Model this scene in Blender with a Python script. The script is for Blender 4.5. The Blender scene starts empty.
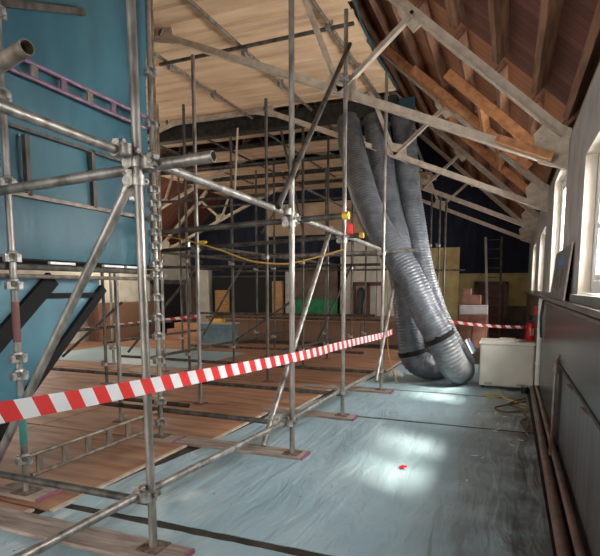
import bpy, math, random
from mathutils import Vector, Matrix
random.seed(7)
C = bpy.context.scene.collection
SC = bpy.context.scene

# ------------------------------------------------------------------ materials
def newmat(name):
    m = bpy.data.materials.new(name); m.use_nodes = True
    nt = m.node_tree; b = nt.nodes['Principled BSDF']
    return m, nt, b
def noise_mat(name, c1, c2, rough=.6, metal=0, scale=8, stretch=(1,1,1), bump=0, bscale=None, detail=4, spec=.5, lo=.35, hi=.65):
    m, nt, b = newmat(name); N = nt.nodes; L = nt.links
    tc = N.new('ShaderNodeTexCoord'); mp = N.new('ShaderNodeMapping'); mp.inputs['Scale'].default_value = stretch
    no = N.new('ShaderNodeTexNoise'); no.inputs['Scale'].default_value = scale; no.inputs['Detail'].default_value = detail
    r = N.new('ShaderNodeValToRGB'); r.color_ramp.elements[0].position = lo; r.color_ramp.elements[1].position = hi
    r.color_ramp.elements[0].color = (*c1, 1); r.color_ramp.elements[1].color = (*c2, 1)
    L.new(tc.outputs['Object'], mp.inputs[0]); L.new(mp.outputs[0], no.inputs[0]); L.new(no.outputs[0], r.inputs[0])
    L.new(r.outputs[0], b.inputs['Base Color'])
    b.inputs['Roughness'].default_value = rough; b.inputs['Metallic'].default_value = metal
    b.inputs['Specular IOR Level'].default_value = spec
    if bump:
        n2 = N.new('ShaderNodeTexNoise'); n2.inputs['Scale'].default_value = bscale or scale; n2.inputs['Detail'].default_value = 3
        bp = N.new('ShaderNodeBump'); bp.inputs['Strength'].default_value = bump; bp.inputs['Distance'].default_value = .03
        L.new(mp.outputs[0], n2.inputs[0]); L.new(n2.outputs[0], bp.inputs['Height']); L.new(bp.outputs[0], b.inputs['Normal'])
    return m
def board_mat(name, axis, width, c1, c2, rough=.6, gap=.06, spec=.4, grain=(1,1,1), gapcol=(.01,.008,.006)):
    """boards of a given width counted along one object axis, each with its own tone"""
    m, nt, b = newmat(name); N = nt.nodes; L = nt.links
    tc = N.new('ShaderNodeTexCoord'); sx = N.new('ShaderNodeSeparateXYZ'); L.new(tc.outputs['Object'], sx.inputs[0])
    dv = N.new('ShaderNodeMath'); dv.operation = 'DIVIDE'; dv.inputs[1].default_value = width
    L.new(sx.outputs[axis], dv.inputs[0])
    fl = N.new('ShaderNodeMath'); fl.operation = 'FLOOR'; L.new(dv.outputs[0], fl.inputs[0])
    fr = N.new('ShaderNodeMath'); fr.operation = 'FRACT'; L.new(dv.outputs[0], fr.inputs[0])
    wn = N.new('ShaderNodeTexWhiteNoise'); wn.noise_dimensions = '1D'; L.new(fl.outputs[0], wn.inputs['W'])
    mp = N.new('ShaderNodeMapping'); mp.inputs['Scale'].default_value = grain; L.new(tc.outputs['Object'], mp.inputs[0])
    no = N.new('ShaderNodeTexNoise'); no.inputs['Scale'].default_value = 6; no.inputs['Detail'].default_value = 5
    L.new(mp.outputs[0], no.inputs[0])
    ad = N.new('ShaderNodeMath'); ad.operation = 'ADD'; L.new(wn.outputs[0], ad.inputs[0]); L.new(no.outputs[0], ad.inputs[1])
    hf = N.new('ShaderNodeMath'); hf.operation = 'MULTIPLY'; hf.inputs[1].default_value = .5; L.new(ad.outputs[0], hf.inputs[0])
    mx = N.new('ShaderNodeMix'); mx.data_type = 'RGBA'; mx.inputs[6].default_value = (*c1, 1); mx.inputs[7].default_value = (*c2, 1)
    L.new(hf.outputs[0], mx.inputs[0])
    lt = N.new('ShaderNodeMath'); lt.operation = 'LESS_THAN'; lt.inputs[1].default_value = gap; L.new(fr.outputs[0], lt.inputs[0])
    m2 = N.new('ShaderNodeMix'); m2.data_type = 'RGBA'; m2.inputs[7].default_value = (*gapcol, 1)
    L.new(lt.outputs[0], m2.inputs[0]); L.new(mx.outputs[2], m2.inputs[6]); L.new(m2.outputs[2], b.inputs['Base Color'])
    bp = N.new('ShaderNodeBump'); bp.inputs['Strength'].default_value = .5; bp.inputs['Distance'].default_value = .01; bp.invert = True
    L.new(lt.outputs[0], bp.inputs['Height']); L.new(bp.outputs[0], b.inputs['Normal'])
    b.inputs['Roughness'].default_value = rough; b.inputs['Specular IOR Level'].default_value = spec
    return m
def plain(name, c, rough=.6, metal=0, spec=.5):
    m, nt, b = newmat(name)
    b.inputs['Base Color'].default_value = (*c, 1); b.inputs['Roughness'].default_value = rough
    b.inputs['Metallic'].default_value = metal; b.inputs['Specular IOR Level'].default_value = spec
    return m
def glass_mat():
    m = bpy.data.materials.new('window_glass'); m.use_nodes = True; nt = m.node_tree; nt.nodes.clear()
    o = nt.nodes.new('ShaderNodeOutputMaterial'); mx = nt.nodes.new('ShaderNodeMixShader'); mx.inputs[0].default_value = .08
    t = nt.nodes.new('ShaderNodeBsdfTransparent'); g = nt.nodes.new('ShaderNodeBsdfGlossy'); g.inputs['Roughness'].default_value = .05
    nt.links.new(t.outputs[0], mx.inputs[1]); nt.links.new(g.outputs[0], mx.inputs[2]); nt.links.new(mx.outputs[0], o.inputs[0])
    return m
M = {
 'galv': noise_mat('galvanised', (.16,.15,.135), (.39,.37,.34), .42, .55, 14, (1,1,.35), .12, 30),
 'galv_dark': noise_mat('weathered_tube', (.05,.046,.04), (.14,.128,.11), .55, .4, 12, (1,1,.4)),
 'galv_warm': noise_mat('stained_tube', (.16,.13,.10), (.34,.29,.24), .5, .45, 12, (1,1,.4)),
 'coupler': noise_mat('coupler_steel', (.18,.17,.155), (.48,.46,.43), .45, .6, 30),
 'rusty': noise_mat('rusty_steel', (.10,.05,.03), (.25,.19,.15), .7, .3, 25),
 'cream_steel': noise_mat('cream_painted_steel', (.46,.38,.30), (.64,.55,.45), .55, 0, 9, (1,1,1), .1, 20),
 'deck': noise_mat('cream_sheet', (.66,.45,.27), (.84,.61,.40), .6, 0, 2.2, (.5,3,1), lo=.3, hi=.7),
 'deck_far': noise_mat('brown_sheet', (.34,.22,.14), (.50,.35,.23), .6, 0, 2.2, (.5,3,1)),  # darker, browner tone than the near cream sheets
 'deckplank': noise_mat('yellow_timber', (.50,.27,.10), (.66,.40,.18), .6, 0, 4, (.4,6,1)),
 'darkbeam': noise_mat('dark_beam', (.012,.011,.010), (.05,.045,.04), .6, .2, 10),
 'roofboard': board_mat('roof_boards', 1, .13, (.075,.027,.019), (.25,.092,.060), .6, .05, .35, (.6,6,.6)),
 'roofboard_lit': board_mat('warm_lit_boards', 1, .16, (.32,.13,.06), (.56,.27,.14), .55, .05, .35, (.6,6,.6)),  # far-bay boards, the warm light on them put into the colour
 'timber': noise_mat('old_timber', (.13,.060,.035), (.31,.155,.085), .6, 0, 5, (4,.5,4), .15),
 'timber_warm': noise_mat('orange_timber', (.34,.14,.05), (.58,.27,.11), .55, 0, 5, (2,5,2), .1),  # orange includes the warm light on the far-bay rafters
 'plaster': noise_mat('plaster', (.33,.315,.30), (.46,.44,.42), .8, 0, 3, (1,1,1), .25, 9),
 'reveal': noise_mat('white_reveal', (.46,.40,.33), (.58,.53,.46), .7, 0, 4),
 'white': noise_mat('white_paint', (.70,.70,.68), (.84,.84,.82), .4, 0, 5),
 'dado': board_mat('dado_boards', 1, .085, (.013,.009,.009), (.036,.026,.025), .27, .07, .5, (1,1,.3)),
 'dado_low': board_mat('bare_boards', 1, .10, (.04,.038,.038), (.17,.165,.165), .38, .06, .5, (1,8,.5)),
 'rail': noise_mat('rail_wood', (.06,.045,.04), (.16,.13,.11), .35, 0, 6),
 'sillstone': noise_mat('sill', (.10,.105,.10), (.20,.20,.19), .5, 0, 8),
 'tent': noise_mat('blue_polythene', (.028,.095,.13), (.05,.15,.19), .42, 0, 1.3, (1,1.5,.7), .5, 2.5),
 'tentlite': noise_mat('light_blue_polythene', (.04,.14,.19), (.075,.22,.28), .4, 0, 2, (1,1,1), .4, 4),
 'strap': plain('black_webbing', (.006,.006,.007), .9),
 'rope': noise_mat('brown_padding', (.10,.065,.03), (.26,.17,.08), .9, 0, 25, (1,1,1), .6, 40),
 'ply': noise_mat('brown_ply', (.23,.108,.062), (.44,.235,.142), .58, 0, 2.2, (.6,3,1), .05, 8),
 'plyedge': noise_mat('ply_edge', (.45,.36,.28), (.62,.52,.42), .6, 0, 10),
 'subfloor': noise_mat('dirty_subfloor', (.012,.010,.009), (.05,.038,.03), .6, 0, 6),
 'sole': noise_mat('sole_board', (.20,.15,.125), (.40,.33,.28), .75, 0, 5, (.7,6,3), .2),
 'pink': plain('pink_end_paint', (.26,.09,.15), .7),
 'pipe': noise_mat('brown_pipe', (.11,.065,.052), (.22,.145,.12), .35, 0, 10),
 'duct': noise_mat('grey_duct_foil', (.10,.113,.13), (.17,.185,.205), .40, .25, 6),
 'box': noise_mat('off_white_enamel', (.60,.58,.50), (.70,.68,.61), .35, 0, 3),
 'boxlid': plain('lid_white', (.80,.78,.72), .3),
 'red': plain('red_enamel', (.62,.02,.02), .25), 'tape_r': plain('red_tape', (.75,.035,.03), .4),
 'tape_w': plain('white_tape', (.80,.82,.84), .4), 'black': plain('black_plastic', (.015,.015,.016), .5),
 'yellow': plain('yellow_plastic', (.75,.42,.04), .4), 'cord': plain('orange_cord', (.55,.32,.07), .6),
 'navy': noise_mat('navy_cloth', (.006,.009,.022), (.014,.020,.042), .9, 0, 2, (3,1,.5), .4, 3),
 'ywall': noise_mat('yellow_paint', (.36,.27,.10), (.50,.39,.17), .75, 0, 3),
 'brownwall': noise_mat('brown_dado_paint', (.07,.045,.035), (.14,.10,.075), .7, 0, 3),
 'creamwall': noise_mat('cream_wall', (.50,.48,.42), (.66,.63,.55), .8, 0, 3),
 'doorred': noise_mat('dark_red_door', (.09,.025,.02), (.15,.045,.035), .5, 0, 5),
 'stage': board_mat('stage_front', 0, .6, (.16,.085,.055), (.26,.15,.10), .5, .02, .4, (1,1,3)),
 'darkroom': plain('dark_opening', (.010,.010,.013), .8),
 'green': noise_mat('green_cloth', (.01,.14,.06), (.02,.24,.10), .8, 0, 6),
 'greyp': noise_mat('grey_panel', (.34,.33,.31), (.46,.45,.43), .7, 0, 4),
 'orangewood': noise_mat('orange_wood', (.34,.17,.06), (.48,.27,.11), .5, 0, 6, (1,1,4)),
 'bluegrey': noise_mat('blue_grey_cloth',(.08,.16,.20),(.14,.24,.29),.6,0,3),
 'teal': plain('teal_paint', (.05,.26,.24), .6), 'redpaint': plain('red_paint', (.17,.07,.06), .6),
 'purple': noise_mat('purple_band', (.14,.08,.12), (.24,.14,.20), .5, .2, 10),
 'posterblue': plain('poster_blue', (.10,.22,.45), .6), 'posterbrown': plain('poster_brown', (.13,.08,.06), .6),
 'terracotta': noise_mat('terracotta', (.13,.05,.035), (.20,.09,.06), .7, 0, 6),
 'cable': plain('brown_cable', (.13,.085,.05), .5), 'cabley': plain('yellow_cable', (.55,.45,.12), .5),
 'glass': glass_mat(),
}
def sheet_mat():
    """pale blue floor protection film, wrinkled and glossy"""
    m, nt, b = newmat('pale_blue_film'); N = nt.nodes; L = nt.links
    tc = N.new('ShaderNodeTexCoord')
    no = N.new('ShaderNodeTexNoise'); no.inputs['Scale'].default_value = 1.3; no.inputs['Detail'].default_value = 6
    L.new(tc.outputs['Object'], no.inputs[0])
    r = N.new('ShaderNodeValToRGB'); r.color_ramp.elements[0].position = .3; r.color_ramp.elements[1].position = .7
    r.color_ramp.elements[0].color = (.27,.41,.48,1); r.color_ramp.elements[1].color = (.40,.54,.60,1)
    L.new(no.outputs[0], r.inputs[0])
    # small dark specks of grit
    vo = N.new('ShaderNodeTexVoronoi'); vo.inputs['Scale'].default_value = 5.5; L.new(tc.outputs['Object'], vo.inputs[0])
    lt = N.new('ShaderNodeMath'); lt.operation = 'LESS_THAN'; lt.inputs[1].default_value = .045; L.new(vo.outputs['Distance'], lt.inputs[0])
    mx = N.new('ShaderNodeMix'); mx.data_type = 'RGBA'; mx.inputs[7].default_value = (.05,.05,.05,1)
    # dust along the skirting pipes, plus the shade below the windows painted in
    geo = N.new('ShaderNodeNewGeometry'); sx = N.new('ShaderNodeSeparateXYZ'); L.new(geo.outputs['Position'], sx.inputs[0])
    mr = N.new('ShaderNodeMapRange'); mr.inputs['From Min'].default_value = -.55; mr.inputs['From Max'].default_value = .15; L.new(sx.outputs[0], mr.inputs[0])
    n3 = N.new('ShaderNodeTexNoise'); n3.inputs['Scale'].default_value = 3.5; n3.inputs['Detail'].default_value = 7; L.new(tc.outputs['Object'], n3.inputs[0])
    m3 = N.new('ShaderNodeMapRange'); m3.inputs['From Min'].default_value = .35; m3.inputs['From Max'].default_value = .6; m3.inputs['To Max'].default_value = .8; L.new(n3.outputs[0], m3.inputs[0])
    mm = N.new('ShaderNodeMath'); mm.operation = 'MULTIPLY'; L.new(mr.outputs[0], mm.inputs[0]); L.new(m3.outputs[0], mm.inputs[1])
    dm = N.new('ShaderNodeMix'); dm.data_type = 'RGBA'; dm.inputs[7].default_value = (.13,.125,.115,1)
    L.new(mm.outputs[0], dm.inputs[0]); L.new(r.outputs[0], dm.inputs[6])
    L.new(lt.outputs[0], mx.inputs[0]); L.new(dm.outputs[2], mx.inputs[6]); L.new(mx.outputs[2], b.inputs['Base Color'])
    mp = N.new('ShaderNodeMapping'); mp.inputs['Rotation'].default_value = (0,0,.75); mp.inputs['Scale'].default_value = (4.2,.9,1)
    L.new(tc.outputs['Object'], mp.inputs[0])
    n2 = N.new('ShaderNodeTexNoise'); n2.inputs['Scale'].default_value = 1.4; n2.inputs['Detail'].default_value = 4; n2.inputs['Distortion'].default_value = .8
    L.new(mp.outputs[0], n2.inputs[0])
    bp = N.new('ShaderNodeBump'); bp.inputs['Strength'].default_value = .8; bp.inputs['Distance'].default_value = .06
    L.new(n2.outputs[0], bp.inputs['Height']); L.new(bp.outputs[0], b.inputs['Normal'])
    b.inputs['Roughness'].default_value = .36; b.inputs['Specular IOR Level'].default_value = .6
    return m
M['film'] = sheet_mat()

# ------------------------------------------------------------------ mesh builder
class MB:
    def __init__(s): s.v = []; s.f = []; s.mi = []
    def add(s, vs, fs, mi=0):
        k = len(s.v); s.v += [Vector(v) for v in vs]; s.f += [tuple(k+i for i in f) for f in fs]; s.mi += [mi]*len(fs); return s
    def box(s, a, b, mi=0):
        (x0,y0,z0),(x1,y1,z1) = a, b
        x0,x1 = min(x0,x1),max(x0,x1); y0,y1 = min(y0,y1),max(y0,y1); z0,z1 = min(z0,z1),max(z0,z1)
        return s.add([(x0,y0,z0),(x1,y0,z0),(x1,y1,z0),(x0,y1,z0),(x0,y0,z1),(x1,y0,z1),(x1,y1,z1),(x0,y1,z1)],
                     [(0,3,2,1),(4,5,6,7),(0,1,5,4),(1,2,6,5),(2,3,7,6),(3,0,4,7)], mi)
    def bbox(s, a, b, r=.01, mi=0):
        """box with chamfered vertical and top edges"""
        (x0,y0,z0),(x1,y1,z1) = a, b
        def ring(i, z): return [(x0+i+r,y0+i,z),(x1-i-r,y0+i,z),(x1-i,y0+i+r,z),(x1-i,y1-i-r,z),(x1-i-r,y1-i,z),(x0+i+r,y1-i,z),(x0+i,y1-i-r,z),(x0+i,y0+i+r,z)]
        rs = [ring(r*.6,z0), ring(0,z0+r), ring(0,z1-r), ring(r*.6,z1)]
        vs = sum(rs, []); fs = []
        for k in range(3):
            for i in range(8): j=(i+1)%8; fs.append((k*8+i,k*8+j,k*8+8+j,k*8+8+i))
        fs.append(tuple(range(7,-1,-1))); fs.append(tuple(range(24,32)))
        return s.add(vs, fs, mi)
    def bar(s, p, q, w, h, up=(0,0,1), mi=0):
        """rectangular bar from p to q, width w across, height h along up"""
        p=Vector(p); q=Vector(q); d=(q-p).normalized(); u=Vector(up); a=d.cross(u)
        if a.length<1e-4: a=d.cross(Vector((1,0,0)))
        a.normalize(); u=a.cross(d).normalized(); vs=[]
        for c in (p,q):
            for sa,su in ((-1,-1),(1,-1),(1,1),(-1,1)): vs.append(c+a*(sa*w/2)+u*(su*h/2))
        return s.add(vs, [(0,1,2,3),(7,6,5,4),(0,4,5,1),(1,5,6,2),(2,6,7,3),(3,7,4,0)], mi)
    def tube(s, p, q, r, n=12, r2=None, hollow=0, mi=0):
        p=Vector(p); q=Vector(q); d=(q-p).normalized(); r2 = r if r2 is None else r2
        a = d.cross(Vector((0,0,1)));
        if a.length<1e-3: a=d.cross(Vector((1,0,0)))
        a.normalize(); b=d.cross(a)
        def ring(c,rr): return [c+(a*math.cos(t)+b*math.sin(t))*rr for t in [2*math.pi*i/n for i in range(n)]]
        if not hollow:
            vs = ring(p,r)+ring(q,r2)
            fs = [(i,(i+1)%n,n+(i+1)%n,n+i) for i in range(n)]+[tuple(range(n-1,-1,-1)),tuple(range(n,2*n))]
        else:
            vs = ring(p,r)+ring(q,r2)+ring(q,r2-hollow)+ring(p,r-hollow); fs=[]
            for k in range(4):
                k2=(k+1)%4
                for i in range(n): j=(i+1)%n; fs.append((k*n+i,k*n+j,k2*n+j,k2*n+i))
        return s.add(vs, fs, mi)
    def lathe(s, c, prof, n=16, axis=(0,0,1), mi=0):
        c=Vector(c); d=Vector(axis).normalized(); a=d.cross(Vector((0,0,1)))
        if a.length<1e-3: a=Vector((1,0,0))
        a.normalize(); b=d.cross(a); vs=[]
        for r,h in prof: vs += [c+d*h+(a*math.cos(2*math.pi*i/n)+b*math.sin(2*math.pi*i/n))*r for i in range(n)]
        fs=[]
        for k in range(len(prof)-1):
            for i in range(n): j=(i+1)%n; fs.append((k*n+i,k*n+j,k*n+n+j,k*n+n+i))
        fs += [tuple(range(n-1,-1,-1)), tuple(range((len(prof)-1)*n,len(prof)*n))]
        return s.add(vs, fs, mi)
    def sweep(s, pts, rad, n=12, mi=0, caps=True):
        """tube along points; rad is a number or a list"""
        P=[Vector(p) for p in pts]; m=len(P); t=[(P[min(i+1,m-1)]-P[max(i-1,0)]).normalized() for i in range(m)]
        a=t[0].cross(Vector((0,1,.2))).normalized(); vs=[]
        for i in range(m):
            a=(a-t[i]*a.dot(t[i])).normalized(); b=t[i].cross(a); r = rad[i] if isinstance(rad,list) else rad
            vs += [P[i]+(a*math.cos(2*math.pi*k/n)+b*math.sin(2*math.pi*k/n))*r for k in range(n)]
        fs=[(i*n+k,i*n+(k+1)%n,(i+1)*n+(k+1)%n,(i+1)*n+k) for i in range(m-1) for k in range(n)]
        if caps: fs += [tuple(range(n-1,-1,-1)), tuple(range((m-1)*n,m*n))]
        return s.add(vs, fs, mi)
    def prism(s, poly, off, mi=0):
        """polygon (3d points) extruded by vector off"""
        o=Vector(off); n=len(poly); vs=[Vector(p) for p in poly]+[Vector(p)+o for p in poly]
        return s.add(vs, [tuple(range(n)),tuple(range(2*n-1,n-1,-1))]+[(i,n+i,n+(i+1)%n,(i+1)%n) for i in range(n)], mi)
    def build(s, name, mat, parent=None, loc=None, smooth=False):
        if loc is None:
            if parent is None or parent.type == 'MESH' and False: pass
            xs=[v.x for v in s.v]; ys=[v.y for v in s.v]; zs=[v.z for v in s.v]
            base = Vector(((min(xs)+max(xs))/2,(min(ys)+max(ys))/2,min(zs)))
        else: base = Vector(loc)
        me = bpy.data.meshes.new(name); me.from_pydata([v-base for v in s.v], [], s.f)
        for mm in (mat if isinstance(mat,(list,tuple)) else [mat]): me.materials.append(M[mm])
        if len(me.materials)>1:
            for p,i in zip(me.polygons, s.mi): p.material_index = i
        me.validate(); me.update()
        import bmesh
        b=bmesh.new(); b.from_mesh(me); bmesh.ops.recalc_face_normals(b, faces=b.faces); b.to_mesh(me); b.free()
        if smooth:
            me.shade_smooth()
            try: me.set_sharp_from_angle(angle=math.radians(35))
            except Exception: pass
        o = bpy.data.objects.new(name, me); C.objects.link(o)
        if parent is not None:
            o.parent = parent; o.location = base - WL[parent.name]
        else: o.location = base
        WL[o.name] = base
        return o
WL = {}
USED = {}
def tag(o, label, cat, group=None, kind=None):
    if label:
        assert label not in USED or group or not cat, label
        USED[label]=1; o['label']=label
    if cat: o['category']=cat
    if group: o['group']=group
    if kind: o['kind']=kind
    return o
def empty(name, loc, label, cat, group=None):
    o = bpy.data.objects.new(name, None); C.objects.link(o); o.location = loc; WL[o.name]=Vector(loc); o.empty_display_size=.1
    return tag(o, label, cat, group)
def struct(o): o['kind']='structure'; return o
def moved(o, d):                       # duplicate a part at an offset, sharing its mesh
    c = o.copy(); C.objects.link(c); c.location = o.location + Vector(d); WL[c.name]=WL[o.name]+Vector(d); return c

# ------------------------------------------------------------------ scaffold kit
R = .0255
ALLTUBES = []
def coupler(c, d1, d2, parent, name='coupler'):
    """right-angle coupler: two clamped rings back to back with bolts"""
    c=Vector(c); d1=Vector(d1).normalized(); d2=Vector(d2).normalized(); n=d1.cross(d2).normalized()
    m=MB(); m.tube(c-d1*.028, c+d1*.028, R+.010, 12)
    e=c+n*.052
    m.tube(e-d2*.028, e+d2*.028, R+.010, 12)
    m.bar(c+n*.0, e, .05, .05, up=d1)
    for q,dd,o2 in ((c,d1,d2),(e,d2,d1)):
        b0=q+o2*(R+.02)
        m.tube(b0-n*.035, b0+n*.04, .008, 6); m.tube(b0+n*.028, b0+n*.046, .015, 6); m.bar(b0-n*.022, b0+n*.022, .03, .03, up=dd)
    return m.build(name, 'coupler', parent, smooth=True)
def standard(x, y, z1, label, group=None, mat='galv', z0=.04, base=True, couplers=(), lean=(0,0), r=R, side=-1):
    t = empty('scaffold_standard', (x,y,z0), label, 'scaffold pole', group)
    m=MB(); m.tube((x,y,z0),(x+lean[0],y+lean[1],z1), r, 12, hollow=.005); m.build('tube', mat, t, smooth=True)
    if base:
        m=MB(); m.box((x-.075,y-.075,z0-.004),(x+.075,y+.075,z0+.004)); m.tube((x,y,z0),(x,y,z0+.05),.019,8); m.build('base_plate','rusty',t)
    for z in couplers:
        f=(z-z0)/(z1-z0); coupler((x+lean[0]*f, y+lean[1]*f, z), (0,0,1), (0,1,0) if side<0 else (1,0,0), t)
    return t
def tube(name, p, q, label, cat='scaffold pole', mat='galv', r=R, group=None, hollow=.006, clamps=()):
    """one loose tube with its clamps"""
    p=Vector(p); q=Vector(q)
    if not clamps:
        m=MB(); m.tube(p,q,r,14,hollow=hollow); return tag(m.build(name, mat, smooth=True), label, cat, group)
    t = empty(name, (p+q)/2, label, cat, group)
    m=MB(); m.tube(p,q,r,14,hollow=hollow); m.build('tube', mat, t, smooth=True)
    for f,d in clamps:
        c=p.lerp(q,f); coupler(c, q-p, d, t)
    return t

XA = -1.92
# --- aisle row of plain tube standards
standard(-1.945, 2.456, 4.9, 'nearest tall grey scaffold pole, in front of the blue enclosure, foot at bottom edge', couplers=(.36,2.2,2.30), lean=(-.045,0))
standard(-1.86, 4.437, 4.95, 'tall grey scaffold pole in middle of picture on pink-ended board, second along aisle', couplers=(.36,2.18,4.4))
standard(-1.86, 6.046, 4.74, 'grey scaffold pole third along the aisle, beside left duct and ending below cream roof sheets', couplers=(.34,2.16,4.0), mat='galv')
standard(-1.79, 7.831, 4.7, 'grey scaffold pole last along the aisle, standing right before the grey ducts', couplers=(.33,2.12), mat='galv')
# --- system standards at the blue enclosure
def system_standard(x, y, z1, label, zs, paint=None):
    t = empty('system_standard', (x,y,.05), label, 'scaffold pole')
    m=MB(); m.tube((x,y,.05),(x,y,z1),R,12); m.build('tube','galv',t,smooth=True)
    m=MB(); m.box((x-.08,y-.08,.046),(x+.08,y+.08,.054)); m.tube((x,y,.05),(x,y,.12),.019,8); m.build('base_plate','rusty',t)
    for z in zs:
        m=MB(); m.lathe((x,y,z),[(.028,-.035),(.042,-.028),(.042,-.01),(.028,.0),(.028,.02),(.040,.028),(.036,.045),(.027,.05)],12)
        for k in range(4):
            a=k*math.pi/2; c=Vector((x+math.cos(a)*.052,y+math.sin(a)*.052,z)); m.box(c-Vector((.016,.016,.03)), c+Vector((.016,.016,.025)))
        m.build('locking_cup','coupler',t,smooth=True)
    for (za,zb,mm) in (paint or ()):
        m=MB(); m.tube((x,y,za),(x,y,zb),R+.0015,12); tag(m.build('paint_band',mm,t,smooth=True), ('teal' if mm=='teal' else 'red')+' paint band', None)
    return t
system_standard(-3.385,2.79,4.99,'left-edge scaffold pole with locking cups and teal and red paint bands',[.30,.95,1.08,1.62,1.82,2.35,2.95,3.5,4.1],[(.42,.8,'teal'),(1.2,1.5,'redpaint')])
system_standard(-3.36,4.43,4.99,'scaffold pole with many locking cups at right edge of blue enclosure',[.20,.42,.62,.85,1.10,1.30,1.50,1.74,1.84,2.02,2.16,2.30,2.44,2.58,2.9,3.2,3.7])

# --- ledgers, transoms, braces around the aisle
BX=-1.972
tube('scaffold_ledger',(BX-.035,.9,.40),(BX-.02,2.44,.378),'low bright scaffold tube running out of bottom left corner to nearest pole',clamps=((.97,(0,0,1)),))
tube('scaffold_ledger',(BX-.01,2.50,.378),(BX+.06,4.40,.345),'low bright scaffold tube between the first and second aisle poles',clamps=((.985,(0,0,1)),))
tube('scaffold_ledger',(BX+.062,4.46,.345),(BX+.07,6.03,.335),'low bright scaffold tube between the second and third aisle poles',clamps=((.99,(0,0,1)),))
tube('scaffold_ledger',(BX+.075,6.09,.335),(BX+.13,7.86,.325),'low bright scaffold tube between the third and last aisle poles')
tube('scaffold_ledger',(BX-.03,1.3,2.36),(BX-.06,2.42,2.35),'thick scaffold tube at head height from left edge up to nearest pole, across blue sheet',clamps=((.96,(0,0,1)),))
tube('scaffold_ledger',(BX-.03,2.50,2.345),(BX+.14,7.75,2.18),'long bright scaffold tube at head height slanting down from nearest pole towards ducts',clamps=((.365,(0,0,1)),(.69,(0,0,1))),r=.028)
tube('scaffold_transom',(-3.45,2.51,2.215),(-1.50,2.50,2.30),'thick scaffold tube crossing blue enclosure, open end right of nearest pole',r=.031,clamps=((.80,(0,0,1)),))
tube('scaffold_transom',(-3.36,2.50,.296),(-2.0,2.50,.296),'low dark scaffold tube from left edge to foot of nearest pole',mat='galv_dark')
tube('scaffold_brace',(-2.10,2.57,2.24),(-3.44,2.57,.30),'bright diagonal scaffold brace leaning from nearest pole down to left edge',r=.029,clamps=((.03,(0,0,1)),))
tube('open_scaffold_tube',(-2.85,2.06,2.66),(-2.135,1.91,2.715),'short thick tube with open end pointing out at upper left',r=.038,hollow=.006,mat='galv_warm')
t=tube('scaffold_transom',(-3.40,4.51,2.165),(-1.37,4.51,2.235),'dark scaffold tube with yellow end cap crossing second aisle pole',mat='galv_dark',r=.027,clamps=((.765,(0,0,1)),))
m=MB(); m.tube((-1.40,4.51,2.234),(-1.345,4.51,2.236),.034,12); tag(m.build('end_cap','yellow',t,smooth=True),'yellow end cap',None)
t=tube('scaffold_transom',(-4.6,6.12,2.115),(-1.66,6.12,2.222),'dark scaffold tube with yellow end cap crossing third aisle pole',mat='galv_dark',clamps=((.93,(0,0,1)),))
m=MB(); m.tube((-1.69,6.12,2.221),(-1.64,6.12,2.223),.034,12); tag(m.build('end_cap','yellow',t,smooth=True),'yellow end cap',None)
tube('scaffold_transom',(-3.6,7.90,2.11),(-1.30,7.90,2.158),'thin scaffold tube crossing last aisle pole, its end in front of ducts',clamps=((.78,(0,0,1)),))
tube('scaffold_brace',(-1.80,6.0,4.34),(-1.80,4.0,2.26),'dark diagonal brace high up between second and third aisle poles',mat='galv_dark')
tube('scaffold_brace',(-1.955,5.84,2.30),(-1.955,4.00,.22),'bright diagonal brace falling across second aisle pole to its low tube',clamps=((.9,(0,1,0)),))
tube('scaffold_brace',(-1.733,8.55,1.85),(-1.733,7.25,.27),'short diagonal brace in front of ducts at last aisle pole')
tube('scaffold_transom',(-4.6,4.50,.315),(-1.9,4.50,.30),'low dark tube crossing behind tape to foot of middle pole',mat='galv_dark')
tube('scaffold_transom',(-4.6,6.11,.30),(-1.85,6.11,.285),'low dark tube ending at foot of third aisle pole',mat='galv_dark')
t=tube('scaffold_transom',(-4.9,6.7,4.85),(-1.93,6.6,4.85),'dark scaffold tube under cream roof sheets with its end beside roof edge',mat='galv_dark')
m=MB(); c=Vector((-1.83,6.10,2.30)); m.bbox((c.x-.05,c.y-.03,c.z-.07),(c.x+.05,c.y+.05,c.z+.07),.015); tag(m.build('clamp_cover','red'),'small red cover clipped to third aisle pole near head height','clamp')

# tubes under the deck, running away from the camera
for x,y0,y1,s in ((-3.58,4.65,9.5,'ending at middle pole'),(-4.82,4.65,9.5,'nearest to blue enclosure'),(-2.26,4.2,9.5,'closest to rafters')):
    tube('deck_runner',(x,y0,4.90),(x,y1,4.90),'long grey tube under cream roof sheets, the one '+s,mat='galv_warm',clamps=((.45,(1,0,0)),(.7,(1,0,0))))
for k,(x,y0,y1) in enumerate(((-3.5,9.9,15),(-4.9,9.9,15),(-6.3,9.9,15),(-7.6,9.9,15))):
    tube('deck_runner',(x,y0,4.84),(x,y1,4.84),['first','second','third','fourth'][k]+' from the ducts of dark tubes under far roof sheets',mat='galv_dark',group='dark tubes under the far roof sheets')

tube('hanging_pole',(-4.33,8.0,4.25),(-4.40,8.0,3.25),'thin pale pole hanging freely below dark beam left of middle pole',mat='cream_steel',r=.018)
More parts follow.
